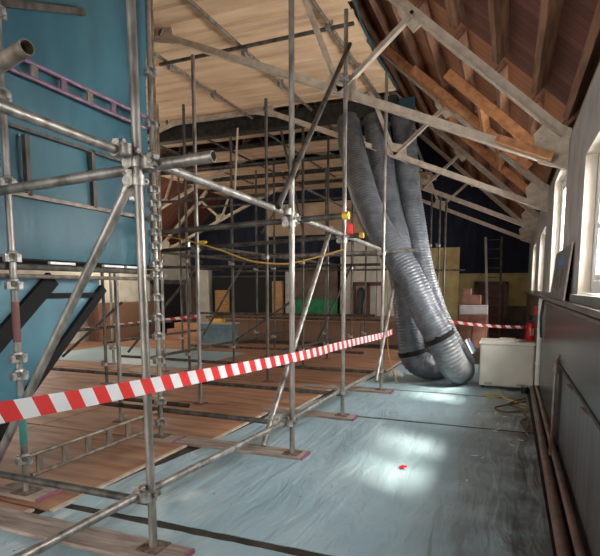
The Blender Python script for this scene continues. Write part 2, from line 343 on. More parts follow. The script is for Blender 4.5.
# --- inner standards (one list, labels ordered as they stand in the picture)
inner = [(-6.14,6.70,4.9),(-7.62,8.54,4.9),(-4.23,4.83,4.95),(-6.07,8.18,4.9),(-5.63,8.36,4.9),(-5.43,9.73,4.9),
         (-3.85,9.756,4.9),(-3.73,10.92,4.9),(-3.765,12.94,4.8),(-3.68,14.0,4.8),(-5.6,12.2,4.8),(-6.6,13.2,4.8),(-7.6,11.0,4.8),(-4.7,13.6,4.8)]
standard(-3.88,6.00,4.55,'grey scaffold pole rising behind tape just right of blue enclosure, top under dark tube',mat='galv',couplers=(.35,2.1,3.3),z0=.03)
standard(-3.74,7.863,4.6,'grey scaffold pole left of the middle pole, behind red and white tape',mat='galv_dark',couplers=(.35,2.1),z0=.03)
import bisect
cph=math.cos(math.radians(21.86)); sph=math.sin(math.radians(21.86))
inner.sort(key=lambda p:(p[0]*cph+p[1]*sph)/(-p[0]*sph+p[1]*cph))
ORD=['leftmost','second','third','fourth','fifth','sixth','seventh','eighth','ninth','tenth','eleventh','twelfth','thirteenth','fourteenth','fifteenth','sixteenth','seventeenth','eighteenth','nineteenth','twentieth']
for i,(x,y,z1) in enumerate(inner):
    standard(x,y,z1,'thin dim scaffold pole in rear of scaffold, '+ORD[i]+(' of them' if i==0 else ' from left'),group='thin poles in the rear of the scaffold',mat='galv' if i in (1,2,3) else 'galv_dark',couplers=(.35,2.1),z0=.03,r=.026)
# rear horizontals: transoms across, runners along
rear=[]
for (y,x0,x1,z) in ((6.10,-6.9,-4.65,.33),(7.92,-6.9,-1.85,.30),(9.80,-6.6,-2.6,.33),(4.86,-4.9,-3.3,.30),(11.0,-6.9,-2.4,.9),(12.98,-7.2,-2.4,2.06),
                    (9.82,-7.6,-2.3,2.06),(11.0,-7.6,-2.4,2.36),(8.42,-7.7,-3.6,2.0),(12.0,-7.6,-2.4,3.7),(10.5,-7.6,-2.4,4.3),(8.3,-7.7,-3.9,3.2),(14.2,-8,-2.4,2.5),(9.85,-6.6,-2.4,1.05)):
    rear.append(((x0,y,z),(x1,y,z+random.uniform(-.02,.03))))
for (x,y0,y1,z) in ((-3.93,6.0,13.8,2.16),(-3.93,6.0,12,.40),(-5.50,6.4,13.2,2.2),(-5.50,7.0,13.0,.45),(-7.55,8.2,13,2.1),(-7.55,8.2,12.0,.5),(-3.93,9,14,3.6),(-5.5,8,14,3.6),(-6.2,6.2,8.6,.95)):
    rear.append(((x,y0,z),(x,y1,z)))
def pxx(p): return (p[0]*cph+p[1]*sph)/(-p[0]*sph+p[1]*cph)
words=['lowest','second lowest','third lowest','fourth lowest','fifth lowest','sixth lowest','seventh lowest','eighth lowest','ninth lowest']
def screen_y(e):
    c=(Vector(e[0])+Vector(e[1]))/2; return (c.z-1.6)/(-c.x*sph+c.y*cph)
for way,test in (('running left to right',lambda e:abs(e[0][0]-e[1][0])>.1),('running away from the camera',lambda e:abs(e[0][0]-e[1][0])<=.1)):
    L=sorted([e for e in rear if test(e)],key=screen_y); n=len(L)
    for i,(p,q) in enumerate(L):
        lab='dark tube of the rear scaffold '+way+', '+(words[i] if i<=n//2 else ('topmost' if i==n-1 else ORD[n-1-i]+' from the top'))
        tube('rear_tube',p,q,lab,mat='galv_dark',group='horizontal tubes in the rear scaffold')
for i,(p,q,s) in enumerate((((-7.2,8.5,.3),(-5.4,8.5,2.1),'before the dark doorway'),((-6.5,9.9,.25),(-5.2,9.9,2.2),'left of the orange cupboard door'),
        ((-5.6,9.9,.4),(-3.9,9.9,1.5),'rising gently in front of stage'),((-4.0,11.0,.4),(-3.2,11.0,2.1),'by the green cloth'),((-7.6,7.2,.35),(-6.2,7.2,1.35),'below the blue enclosure'),
        ((-6.0,12.3,3.0),(-4.9,12.3,4.5),'high up under the far sheets'),((-3.8,9.7,2.6),(-4.3,9.7,4.7),'high up behind middle pole'))):
    tube('rear_brace',p,q,'thin diagonal brace of the rear scaffold '+s,mat='galv_dark')
# lattice beams
def lattice(x, y0, y1, z0, z1, n, label, mats=('galv_warm',), step=None):
    t=empty('lattice_beam',(x,(y0+y1)/2,z0),label,'lattice beam')
    m=MB(); m.tube((x,y0,z0),(x,y1,z0),.017,8); m.build('lower_chord',mats[0],t,smooth=True)
    m=MB(); m.tube((x,y0,z1),(x,y1,z1),.017,8); m.build('upper_chord',mats[0],t,smooth=True)
    for k in range(n):
        y=y0+(y1-y0)*(k+.3)/n; m=MB(); m.box((x-.008,y-.03,z0),(x+.008,y+.03,z1)); m.build('rung',mats[k%len(mats)],t)
    return t
lattice(-3.40,2.72,4.42,3.165,3.275,6,'purple-banded lattice beam across the upper blue enclosure sheet',('purple','galv_warm'))
lattice(-3.38,2.84,4.38,.155,.315,6,'small lattice beam near floor below tape at lower left',('galv_warm',))

# sole boards
def sole(x0,x1,y,label,w=.23,z=.036,rz=0):
    t=empty('sole_board',((x0+x1)/2,y,0.004),label,'board')
    m=MB(); m.bbox((x0,y-w/2,.006),(x1-.02,y+w/2,z),.004); m.build('plank','sole',t)
    m=MB(); m.bbox((x1-.02,y-w/2,.006),(x1,y+w/2,z),.004); tag(m.build('painted_end','pink',t),'pink painted end',None)
sole(-4.2,-1.70,2.42,'long worn sole board under nearest pole at bottom left')
sole(-3.12,-1.72,4.45,'worn sole board with pink end under the middle pole')
sole(-2.95,-1.68,6.02,'sole board with pink end under third aisle pole')
sole(-3.1,-1.6,7.78,'sole board under the last aisle pole before ducts')
sole(-3.65,-3.18,2.83,'short pink-ended board under left-edge cup pole',z=.046,w=.26)
sole(-3.5,-3.12,4.42,'short pink-ended board under cup pole at right edge of enclosure',z=.046)

# ------------------------------------------------------------------ floor
m=MB(); m.box((-11.7,-5,-.2),(.86,17.9,0)); struct(m.build('floor','subfloor'))
def edge(y):
    pts=((0,-3.2),(2.65,-3.08),(4.3,-2.86),(5.84,-2.78),(7.8,-2.36),(10,-2.12))
    for (a,b),(c,d) in zip(pts,pts[1:]):
        if a<=y<=c: return b+(d-b)*(y-a)/(c-a)
    return -2.12
films=[(-.6,2.735,'nearest pale blue floor film, at bottom edge of picture'),(2.82,6.13,'large wrinkled pale blue floor film in the foreground'),
       (6.20,8.01,'pale blue floor film before the ducts and white box'),(8.08,11.4,'far pale blue floor film beneath ducts and white box')]
for y0,y1,l in films:
    n=18; m=MB(); nx=34; vs=[]
    ny=max(2,int((y1-y0)/.09))
    rr=random.Random(int(y0*10))
    for j in range(ny+1):
        y=y0+(y1-y0)*j/ny
        for i in range(nx+1):
            xl=edge(y)+.05; x=xl+(.31-xl)*i/nx
            z=.010+.0035*math.sin((x*1.3+y*.8)*7+math.sin(y*2.1)*2)+.003*math.sin((x*.9-y*1.1)*11+x*3)
            if j in (0,ny): z=.006+rr.uniform(0,.002)
            yy=y+(rr.uniform(-.006,.006) if j in (0,ny) else 0)
            vs.append((x,yy,z))
    fs=[(j*(nx+1)+i,j*(nx+1)+i+1,(j+1)*(nx+1)+i+1,(j+1)*(nx+1)+i) for j in range(ny) for i in range(nx)]
    m.add(vs,fs)
    # underside and rim
    k=len(m.v); m.add([(v[0],v[1],.002) for v in vs],[tuple(reversed(f)) for f in fs])
    rim=[i for i in range(nx+1)]+[(j*(nx+1)+nx) for j in range(1,ny+1)]+[ny*(nx+1)+i for i in range(nx-1,-1,-1)]+[j*(nx+1) for j in range(ny-1,0,-1)]
    for a,b in zip(rim,rim[1:]+rim[:1]): m.f.append((a,b,k+b,k+a)); m.mi.append(0)
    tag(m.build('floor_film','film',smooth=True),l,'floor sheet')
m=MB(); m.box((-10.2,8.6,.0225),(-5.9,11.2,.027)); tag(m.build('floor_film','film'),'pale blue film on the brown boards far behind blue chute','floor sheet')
# brown boards
rows=[(-.6,1.2),(1.23,2.62),(2.65,4.33),(4.36,6.05),(6.08,7.86),(7.89,9.75),(9.78,11.4),(11.43,13.3)]
colname=['outermost','second','third','innermost']
rowname=['in the row nearest the camera','in the second row','beside small lattice beam row','in the row behind lattice beam','in the row by third aisle pole','in the row by last aisle pole','in the row level with ducts','in the row before stage']
for j,(y0,y1) in enumerate(rows):
    xs=[edge((y0+y1)/2)]+[-5.0,-7.4,-9.8,-11.6]
    for i in range(4):
        x1,x0=xs[i],xs[i+1]+.02
        t=empty('floor_board',((x0+x1)/2,(y0+y1)/2,.0),'brown plywood floor sheet '+rowname[j]+', '+['on the aisle side','second from aisle','third from aisle','farthest left'][i],'floor board','brown floor boards')
        m=MB(); m.box((x0,y0,.002),(x1-(.035 if i==0 else 0),y1,.022)); m.build('board','ply',t)
        if i==0:
            m=MB(); m.box((x1-.035,y0,.002),(x1,y1,.020)); tag(m.build('edge_strip','plyedge',t),'pale edge strip',None)

# ------------------------------------------------------------------ right wall
XW=.5; XO=.86; ZS=1.5; ZT=3.12
wins=[(-3.6,-1.9),(2.92,4.66),(6.22,7.9),(9.45,11.1),(12.7,14.3)]
m=MB(); m.box((XW,-5,0),(XO,17.6,ZS)); 
WT={2.92:2.62,6.22:3.0}
ys=[-5]+[v for w in wins for v in w]+[17.6]
for a,b in zip(ys[::2],ys[1::2]): m.box((XW,a,ZS),(XO,b,ZT))
for a,b in wins:
    m.box((XW,a,WT.get(a,2.6)),(XO,b,ZT))
struct(m.build('wall_right','plaster'))
wn=0
for a,b in wins:
    wn+=1; c=(a+b)/2; zt=WT.get(a,2.6); y0,y1,za=a+.006,b-.006,ZS+.06
    t=bpy.data.objects.new('window_%d'%wn,None); C.objects.link(t); t.location=(XW,c,ZS); WL[t.name]=Vector(t.location); struct(t)
    fx0,fx1=.585,.655
    m=MB()
    m.bbox((fx0,y0,za),(fx1,y0+.08,zt-.006),.006); m.bbox((fx0,y1-.08,za),(fx1,y1,zt-.006),.006)
    m.box((fx0+.004,y0+.08,za),(fx1-.004,y1-.08,za+.09)); m.box((fx0+.004,y0+.08,zt-.09),(fx1-.004,y1-.08,zt-.006)); m.box((fx0+.006,c-.045,za+.09),(fx1-.006,c+.045,zt-.09))
    m.build('window_frame','white',t)
    m=MB()
    for ya,yb in ((y0+.085,c-.05),(c+.05,y1-.085)):
        m.box((fx0+.012,ya,za+.095),(fx1-.012,ya+.05,zt-.095)); m.box((fx0+.012,yb-.05,za+.095),(fx1-.012,yb,zt-.095))
        for z in (za+.095,2.04,zt-.14): m.box((fx0+.014,ya+.05,z),(fx1-.014,yb-.05,z+.045))
    m.build('window_sash','white',t)
    m=MB(); m.box((.618,y0+.09,za+.1),(.624,c-.055,zt-.1)); m.box((.618,c+.055,za+.1),(.624,y1-.09,zt-.1)); m.build('pane','glass',t)
    m=MB()
    for sgn,y in ((1,a),(-1,b)): m.box((XW-.002,y,ZS+.03),(fx0-.004,y+sgn*.005,zt))
    m.box((XW-.002,a,zt-.005),(fx0-.004,b,zt))
    m.build('window_reveal','reveal',t)
    m=MB(); m.box((XW-.055,a-.02,ZS-.01),(fx0+.02,b+.02,ZS+.05)); m.build('window_sill','sillstone',t)
    m=MB()
    for y in (c-.08,c+.08): m.box((fx0-.02,y-.012,1.95),(fx0,y+.012,2.07))
    m.build('window_handle','white',t)
# boarding below the sills
m=MB(); m.box((.46,-1,.90),(XW,5.35,1.46)); m.box((.46,5.35,0.0),(XW,8.9,1.46)); struct(m.build('trim_1','dado'))
m=MB(); m.box((.488,-1,0),(XW,5.35,.90)); struct(m.build('trim_2','dado_low'))
m=MB(); m.box((.445,-1,1.405),(XW,8.95,1.425)); m.box((.40,-1,1.455),(XW,17.5,1.49)); struct(m.build('trim_3','rail'))
m=MB(); m.box((.49,8.9,0),(XW,17.5,1.46)); struct(m.build('trim_4','brownwall'))
m=MB(); m.box((.452,-1,.88),(.462,5.36,.905)); struct(m.build('trim_8','darkbeam'))
for y,s in ((3.55,'nearer to camera'),(4.35,'farther from camera')):
    m=MB(); m.prism([(.43,y-.02,.874),(.487,y-.02,.874),(.487,y-.02,.81)],(0,.04,0)); tag(m.build('shelf_bracket','rusty'),'small rusty brown bracket under edge of wall boarding, the one '+s,'bracket')
# pipes
tube('floor_pipe',(.355,2.2,.055),(.385,8.9,.055),'thick brown pipe lying along the floor edge by right wall','pipe','pipe',.040,hollow=.004)
tube('floor_pipe',(.43,2.2,.115),(.44,8.9,.115),'second brown pipe running against the wall boarding above the floor pipe','pipe','pipe',.027,hollow=.004)
m=MB(); m.sweep([(.455,5.42,.98),(.435,5.42,.9),(.43,5.40,.5),(.425,5.3,.3),(.40,5.05,.19),(.385,4.9,.16)],.014,8); m.lathe((.437,5.42,.86),[(.018,-.07),(.03,-.06),(.03,.05),(.015,.08)],8)
tag(m.build('valve_pipe','pipe',smooth=True),'thin brown upright pipe with valve on wall boarding','pipe')
t=empty('white_downpipe',(.432,8.35,.17),'white upright pipe in right corner beside white box','pipe')
m=MB(); m.tube((.432,8.35,.17),(.432,8.35,1.45),.036,12); m.build('pipe','white',t,smooth=True)
for z in (.5,1.0,1.38):
    m=MB(); m.lathe((.432,8.35,z),[(.036,-.02),(.043,-.018),(.043,.018),(.036,.02)],12); m.build('pipe_collar','white',t,smooth=True)
t=empty('green_strap',(.40,8.0,1.05),'green webbing strap hanging beside white pipe','strap')
m=MB(); m.bar((.425,7.95,1.42),(.415,7.97,1.12),.045,.01,up=(1,0,0)); m.build('webbing','green',t)
m=MB(); m.sweep([(.435,7.9,1.43),(.41,7.86,1.2),(.42,7.88,1.0),(.43,7.9,.92)],.016,6); m.build('hook_cord','black',t,smooth=True)
t=empty('leaning_poster_board',(.44,5.9,1.49),'poster board with wooden edge leaning between windows on sill rail','picture')
m=MB(); m.prism([(.425,5.05,1.492),(.425,6.6,1.492),(.47,6.6,1.98),(.47,5.05,1.98)],(.015,0,0)); m.build('panel','sillstone',t)
m=MB(); m.prism([(.43,5.03,1.492),(.43,5.05,1.492),(.474,5.05,1.99),(.474,5.03,1.99)],(.012,0,0)); tag(m.build('edge_batten','plyedge',t),'wooden edge batten',None)
m=MB()
for (y0,y1,z0,z1,k) in ((5.35,5.6,1.6,1.78,1),(5.7,5.95,1.58,1.72,1),(6.05,6.3,1.6,1.8,1),(5.5,6.1,1.82,1.90,0)):
    f=lambda z:.4235+(z-1.492)*.0922
    m.add([(f(z0),y0,z0),(f(z0),y1,z0),(f(z1),y1,z1),(f(z1),y0,z1)],[(0,1,2,3)],k)
m.build('printed_pictures',['posterblue','posterbrown'],t)

# ------------------------------------------------------------------ other walls
m=MB(); m.box((-11.7,17.6,0),(XO,17.9,9.2)); struct(m.build('wall_back','brownwall'))
m=MB(); m.box((-12.0,-5,0),(-11.7,17.9,3.2)); struct(m.build('wall_left','creamwall'))
m=MB(); m.box((-11.7,-5.2,0),(XO,-5,9.2)); struct(m.build('wall_front','creamwall'))
# back wall dressing
m=MB(); m.box((-11.6,17.52,2.06),(XW,17.58,7.2)); tag(m.build('navy_curtain','navy'),'large dark navy curtain covering back wall above yellow paint','curtain')
m=MB(); m.box((-3.4,17.55,1.05),(XW,17.6,2.06)); struct(m.build('trim_5','ywall'))
m=MB(); m.bbox((-2.75,17.1,.0),(-1.5,17.16,2.86),.01); tag(m.build('yellow_board','ywall'),'tall yellow panel standing out of navy curtain right of ducts','panel')
t=bpy.data.objects.new('door_1',None); C.objects.link(t); t.location=(-.55,17.5,0); WL[t.name]=Vector(t.location); struct(t)
m=MB(); m.box((-.95,17.50,0),(-.15,17.54,1.70)); m.build('door_leaf','doorred',t)
m=MB(); m.box((-1.05,17.46,0),(-.95,17.55,1.80)); m.box((-.15,17.46,0),(-.05,17.55,1.80)); m.box((-1.05,17.46,1.70),(-.05,17.55,1.80)); m.build('door_frame','brownwall',t)
m=MB(); m.tube((-.25,17.50,.9),(-.25,17.44,.9),.025,8); m.build('door_handle','galv',t)
t=empty('ladder',(-.5,16.6,0),'tall aluminium ladder leaning at back wall before dark red door','ladder')
for x,xt in ((-.56,-.76),(-.24,-.30)):
    m=MB(); m.bar((x,16.7,.01),(xt,17.2,3.15),.07,.04,up=(0,1,0)); tag(m.build('stile','greyp' if x<-.5 else 'galv_dark',t),None,None)
for k in range(11):
    f=(k+.7)/11; m=MB(); m.tube((-.56-.2*f,16.7+.5*f,.01+3.14*f),(-.24-.06*f,16.7+.5*f,.01+3.14*f),.014,6); m.build('rung','galv_dark',t)
t=empty('red_cabinet',(-.85,14.3,0),'low reddish cabinet at back beneath stacked boxes','cabinet')
m=MB(); m.bbox((-1.23,14.1,0.0),(-0.51,14.6,.92),.01); m.build('body','terracotta',t); m=MB(); m.box((-1.19,14.08,.06),(-0.89,14.10,.86)); m.build('door','terracotta',t); m=MB(); m.box((-0.85,14.08,.06),(-0.55,14.10,.86)); m.build('door','terracotta',t)
m=MB(); m.bbox((-1.21,14.15,.925),(-0.51,14.5,1.16),.01); tag(m.build('storage_box','greyp'),'flat grey box lying on reddish cabinet','box')
m=MB(); m.bbox((-1.15,14.15,1.165),(-0.68,14.5,1.42),.01); tag(m.build('storage_box','terracotta'),'pinkish box in middle of stack on reddish cabinet','box')
m=MB(); m.bbox((-1.13,14.15,1.425),(-0.93,14.4,1.58),.01); tag(m.build('storage_box','terracotta'),'small box topmost on the reddish cabinet stack','box')
for i,(x,y,s) in enumerate(((-1.96,14.0,'left'),(-1.77,14.2,'middle'),(-1.60,14.0,'right'))):
    standard(x,y,4.0,'thin pole right of ducts in front of yellow panel, '+s+' one of three',mat='galv_dark',couplers=(2.08,2.7) if i<2 else (),z0=.01)
tube('rear_tube',(-2.4,14.1,2.08),(-1.1,14.1,2.06),'short horizontal tube right of ducts before yellow panel',mat='galv_dark')

# stage and things before it
m=MB(); m.box((-9.0,14.5,0.0),(-2.5,17.5,.62)); m2=MB(); t=empty('stage',(-5.75,14.5,0),'low brown timber stage across the back left behind scaffold','stage')
m.build('body','stage',t); m2.box((-9.05,14.42,.62),(-2.45,17.5,.66)); m2.build('stage_top','ply',t)
m=MB()
for k in range(3): m.box((-9.9,13.9-.4*k,0),(-8.5,14.3-.4*k,.50-.17*k))
tag(m.build('stage_steps','ply'),'brown timber steps at left end of stage','steps')
t=empty('blue_table',(-7.4,12.8,0),'box-shaped table covered with blue cloth before the stage','table')
m=MB(); m.bbox((-8.3,12.8,.0),(-7.22,13.2,.58),.02); m.build('table_cloth','bluegrey',t); m=MB(); m.bbox((-8.33,12.76,.58),(-7.18,13.25,.62),.01); m.build('tabletop','greyp',t)
t=empty('yellow_tool_case',(-7.5,12.95,.62),'yellow tool case lying on blue table','tool case')
m=MB(); m.bbox((-7.90,12.85,.622),(-7.55,13.05,.72),.02); m.build('case','yellow',t); m=MB(); m.sweep([(-7.85,12.95,.72),(-7.83,12.95,.78),(-7.63,12.95,.78),(-7.60,12.95,.72)],.012,6); m.build('carry_handle','red',t)
def panel(name,x0,x1,z0,z1,mat,label,cat,y=17.3,d=.08): 
    m=MB(); m.bbox((x0,y,z0),(x1,y+d,z1),.01); return tag(m.build(name,mat),label,cat)
panel('dark_screen',-10.5,-5.6,.67,2.0,'darkroom','dark folding screen along back of stage','screen')
panel('cupboard_door',-10.35,-9.75,.67,1.52,'orangewood','pale orange timber cupboard door at back of stage','door',y=17.15)
panel('wood_cabinet',-7.95,-7.55,.68,1.85,'orangewood','narrow orange-brown cabinet at back of stage, right of dark screen centre','cabinet',y=17.1,d=.18)
panel('screen_panel',-7.45,-7.05,.67,2.2,'greyp','narrow pale upright panel at back of stage by middle pole','panel',y=17.15)
panel('dark_hanging',-7.0,-5.46,1.22,2.3,'brownwall','dark brown cloth hanging above green cloth on stage','curtain',y=17.0)
panel('green_cloth',-7.0,-5.46,.67,1.21,'green','green cloth hanging on stage back wall behind middle pole','cloth',y=17.0)
for i,(x0,x1,s) in enumerate(((-5.40,-4.97,'leftmost, right of green cloth'),(-4.94,-4.15,'middle'),(-4.12,-2.9,'rightmost, by the ducts'))):
    panel('grey_partition',x0,x1,.67,3.15,'creamwall','pale grey upright panel at back of stage, '+s,'panel',y=17.15)
m=MB(); m.box((-4.95,17.0,.67),(-4.83,17.1,1.75)); m.box((-4.45,17.0,.67),(-4.33,17.1,1.75)); m.box((-4.95,17.0,1.68),(-3.9,17.1,1.80)); tag(m.build('clothes_stand','doorred'),'dark brown open stand before the pale grey panels','frame')
m=MB(); m.sweep([(-4.66,16.95,.68),(-4.64,16.95,1.0),(-4.60,16.95,1.5),(-4.60,16.95,1.62)],[.12,.10,.13,.05],8); tag(m.build('hanging_coat','black',smooth=True),'dark coat hanging in the brown frame at back','coat')
panel('high_boarding',-8.2,-3.6,3.45,4.55,'deck_far','light brown boarding high on back wall left of the ducts','boarding',y=17.35)
# left wall dressing
m=MB(); m.box((-11.7,15.2,0),(-11.66,16.9,1.75)); t=bpy.data.objects.new('door_2',None); C.objects.link(t); t.location=(-11.68,16,0); WL[t.name]=Vector(t.location); struct(t); m.build('door_opening','darkroom',t)
m=MB(); m.box((-11.7,16.9,0),(-11.62,17.1,1.9)); m.box((-11.7,15.05,0),(-11.62,15.2,1.9)); m.box((-11.7,15.05,1.75),(-11.62,17.1,1.9)); m.build('door_frame','rail',t)
m=MB(); m.bbox((-11.6,12.0,0.0),(-11.2,14.9,1.15),.02); tag(m.build('brown_sideboard','stage'),'long brown sideboard along left wall behind scaffold','sideboard')
m=MB(); m.bbox((-11.1,17.2,0.0),(-10.65,17.5,2.3),.02); struct(m.build('trim_6','creamwall'))
m=MB(); m.box((-11.66,15.6,1.98),(-11.65,15.78,2.12)); m.box((-11.66,15.85,1.98),(-11.65,16.0,2.08)); tag(m.build('wall_notice','boxlid'),'small pale notices on left wall above doorway','notice')

# ------------------------------------------------------------------ roof: boards, purlins, trusses
SL=.93; n_up=Vector((SL,0,1)).normalized()
def zc(x): return 3.18+SL*(.45-x)                 # centre line of the truss upper chord
def roof(name, xe, y0, y1, mat):
    m=MB(); o=.30; xr=-5.6
    a=(xe,y0,3.18+SL*(.45-xe)+o if xe>-5.6 else 3.18+SL*(.45-(-11.2-xe))+o)
    r=(xr,y0,zc(-5.6)+o)
    m.prism([a,(a[0],a[1],a[2]+.05),(r[0],r[1],r[2]+.05),r],(0,y1-y0,0)); return struct(m.build(name,mat,loc=(0,0,0)))
roof('ceiling_far_bays',.95,6.25,17.6,'roofboard_lit')
roof('ceiling',.95,-5,6.25,'roofboard')
roof('ceiling_left_slope',-12.15,-5,17.6,'roofboard')
m=MB(); m.box((XW+.02,-5,ZT),(XW+.30,17.6,ZT+.09)); struct(m.build('trim_7','timber'))
PX=[.40,.10,-.28,-.72,-1.16,-1.6,-2.04,-2.5,-3.0]
pn=['at the wall top','second up from wall','third up from wall','fourth up from wall','fifth up from wall','sixth up from wall','seventh up from wall','eighth up from wall','ninth up from wall']
for i,x in enumerate(PX):
    c=Vector((x,0,zc(x)))+n_up*.135
    m=MB(); m.bar((c.x,-2.8,c.z),(c.x,6.0,c.z),.065,.16,up=n_up); tag(m.build('purlin','timber'),'brown timber purlin under near roof boards, '+pn[i],'roof timber','timber purlins of the near roof bay')
    m=MB(); m.bar((c.x,6.28,c.z),(c.x,17.4,c.z),.065,.13,up=n_up); tag(m.build('purlin','timber'),'brown timber purlin under far roof boards, '+pn[i],'roof timber','timber purlins of the far roof bays')
# orange timber trimmers round the roof hatch between first and second truss
for i,(y,x0,x1,s) in enumerate(((8.85,-1.6,.2,'nearer long rafter'),(9.05,-2.2,-.9,'short rafter high up'),(10.7,-1.4,.35,'rafter beyond second truss'),(7.5,-.9,.3,'rafter close behind first truss'))):
    a=Vector((x0,y,zc(x0)))+n_up*.0; b=Vector((x1,y,zc(x1)))+n_up*.0
    m=MB(); m.bar(a,b,.07,.13,up=n_up); tag(m.build('rafter','timber_warm'),'orange timber rafter under boards right of ducts, '+s,'roof timber')
for i,(y0,y1,x) in enumerate(((7.5,8.85,-.45),(8.85,10.7,-.25),(8.85,10.7,-1.1))):
    a=Vector((x,y0,zc(x)))+n_up*.0
    m=MB(); m.bar(a,(a.x,y1,a.z),.06,.12,up=n_up); tag(m.build('trimmer','timber_warm'),'orange timber trimmer between rafters right of ducts, '+['lowest','middle','topmost'][i]+' one','roof timber')

for x0,z0,x1,z1,y,s in ((-.56,4.07,.06,4.13,7.9,'upper'),(-.06,3.66,.58,3.71,7.9,'lower')):
    m=MB(); m.bar((x0,y,z0-.0),(x1-.1,y,z0+.02),.05,.10); tag(m.build('cross_timber','timber'),'short dark level timber between orange rafters right of ducts, '+s+' of two','roof timber')
def angle_bar(m,p,q,w=.09,th=.012,y=0):
    """two steel angles back to back in the truss plane"""
    p=Vector(p); q=Vector(q); d=(q-p).normalized(); nn=Vector((-d.z,0,d.x))
    if nn.z>0: nn=-nn
    m.bar(p,q,th*1.6,w,up=nn); m.bar(p-nn*(w/2)*0+nn*(w/2-th/2), q+nn*(w/2-th/2), w*1.1, th, up=nn)
def truss(y, label, far=False):
    t=empty('roof_truss',(XW,y,2.8),label,'roof truss')
    def seg(name,p,q,w=.065):
        m=MB(); angle_bar(m,(p[0],y,p[1]),(q[0],y,q[1]),w); m.build(name,'cream_steel',t)
    def pt(pts,name='gusset_plate'):
        m=MB(); m.prism([(a,y-.008,b) for a,b in pts],(0,.016,0))
        cx=sum(a for a,b in pts)/len(pts); cz=sum(b for a,b in pts)/len(pts)
        for a,b in pts:
            for f in (.35,.6):
                bx=cx+(a-cx)*f; bz=cz+(b-cz)*f; m.tube((bx,y-.022,bz),(bx,y+.022,bz),.012,6)
        m.build(name,'cream_steel',t)
    for s in (1,-1):
        X=(lambda x:x) if s==1 else (lambda x:-11.2-x)
        foot=(X(.50),2.86); n1=(X(-1.97),3.92); pk=(X(-4.5),4.97)
        ap=(X(-5.58),zc(-5.6)-.05)
        seg('upper_chord',(X(.45),zc(.45)),ap,.105)
        seg('lower_chord',foot,n1,.095); seg('lower_chord',n1,pk,.09)
        seg('strut',n1,(X(-1.12),zc(-1.12))); seg('strut',n1,(X(-2.95),zc(-2.95)))
        seg('strut',pk,(X(-3.3),zc(-3.3))); seg('strut',pk,(X(-4.9),zc(-4.9)))
        pt([(X(.52),2.80),(X(.52),3.22),(X(.30),3.34),(X(.16),3.20),(X(.22),2.90)],'end_plate')
        pt([(X(-1.75),3.76),(X(-2.2),3.95),(X(-2.08),4.14),(X(-1.78),4.06)])
        pt([(X(-1.0),zc(-1.0)-.02),(X(-1.32),zc(-1.32)-.02),(X(-1.30),zc(-1.3)-.16),(X(-1.12),zc(-1.12)-.22)])
        pt([(X(-4.28),4.82),(X(-4.75),4.93),(X(-4.68),5.03),(X(-4.32),5.08)])
    seg('collar',(-4.5,4.97),(-6.7,4.97),.08)
    return t
truss(6.18,'nearest cream steel roof truss, its tie crossing in front of everything from the right wall')
truss(9.38,'second cream steel roof truss, crossing in front of the ducts')
truss(12.6,'third cream steel roof truss from the camera')
truss(15.8,'farthest cream steel roof truss, low over navy curtain')
m=MB(); a=Vector((.35,6.07,2.93)); b=Vector((-.2,6.07,3.17)); m.bar(a,b,.09,.075,up=(.4,0,1)); tag(m.build('timber_packer','timber_warm'),'orange timber batten strapped along right end of nearest truss tie','batten')

# ------------------------------------------------------------------ corrugated sheet deck
def corr(y0,y1,x0,x1,z,label,mat='deck',group=None,tilt=0):
    m=MB(); per=.34; vs=[]; n=max(1,int(round((y1-y0)/per))); P=[]
    for k in range(n):
        yb=y0+(y1-y0)*k/n; w=(y1-y0)/n
        P += [(yb,0),(yb+w*.60,0),(yb+w*.70,.030),(yb+w*.90,.030)]
    P.append((y1,0))
    k=len(P)
    for x in (x0,x1):
        for y,h in P: vs.append((x,y,z+h))
        for y,h in P: vs.append((x,y,z+h+.012))
    fs=[]
    for i in range(k-1):
        fs += [(i,i+1,2*k+i+1,2*k+i),(k+i,3*k+i,3*k+i+1,k+i+1),(i,k+i,k+i+1,i+1),(2*k+i,2*k+i+1,3*k+i+1,3*k+i)]
    fs += [(0,2*k,3*k,k),(k-1,2*k-1,4*k-1,3*k-1)]
    m.add(vs,fs); return tag(m.build('roof_sheet',mat),label,'roof sheet',group)
sn=['at top edge of picture','second from top edge','third from top edge','fourth from top edge','fifth, above the dark beam','last before dark beam']
ysn=[3.4,4.42,5.44,6.46,7.48,8.50,9.52]
xr=[-1.55,-1.70,-1.86,-1.98,-2.02,-2.0]
for i in range(6):
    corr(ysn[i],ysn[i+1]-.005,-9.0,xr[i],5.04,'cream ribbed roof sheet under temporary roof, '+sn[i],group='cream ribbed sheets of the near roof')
far=[(9.9,11.1,-2.6,5.02),(11.25,12.4,-3.0,4.90),(12.6,13.8,-2.7,4.84),(13.95,15.2,-2.4,4.84),(15.35,16.6,-2.2,4.84)]
for i,(a,b,x,z) in enumerate(far):
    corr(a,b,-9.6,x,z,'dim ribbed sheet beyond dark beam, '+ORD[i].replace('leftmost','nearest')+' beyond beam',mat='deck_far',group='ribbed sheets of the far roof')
m=MB(); m.box((-8.6,4.9,4.995),(-2.4,5.15,5.035)); tag(m.build('timber_plank','deckplank'),'wide yellow timber plank beneath cream roof sheets at top','plank')
m=MB(); m.box((-9.0,9.62,4.70),(-2.0,9.72,4.98)); m.box((-9.0,9.56,4.95),(-2.0,9.78,4.99)); m.box((-9.0,9.56,4.68),(-2.0,9.78,4.72)); tag(m.build('steel_beam','darkbeam'),'dark steel beam crossing where cream roof sheets end','beam')
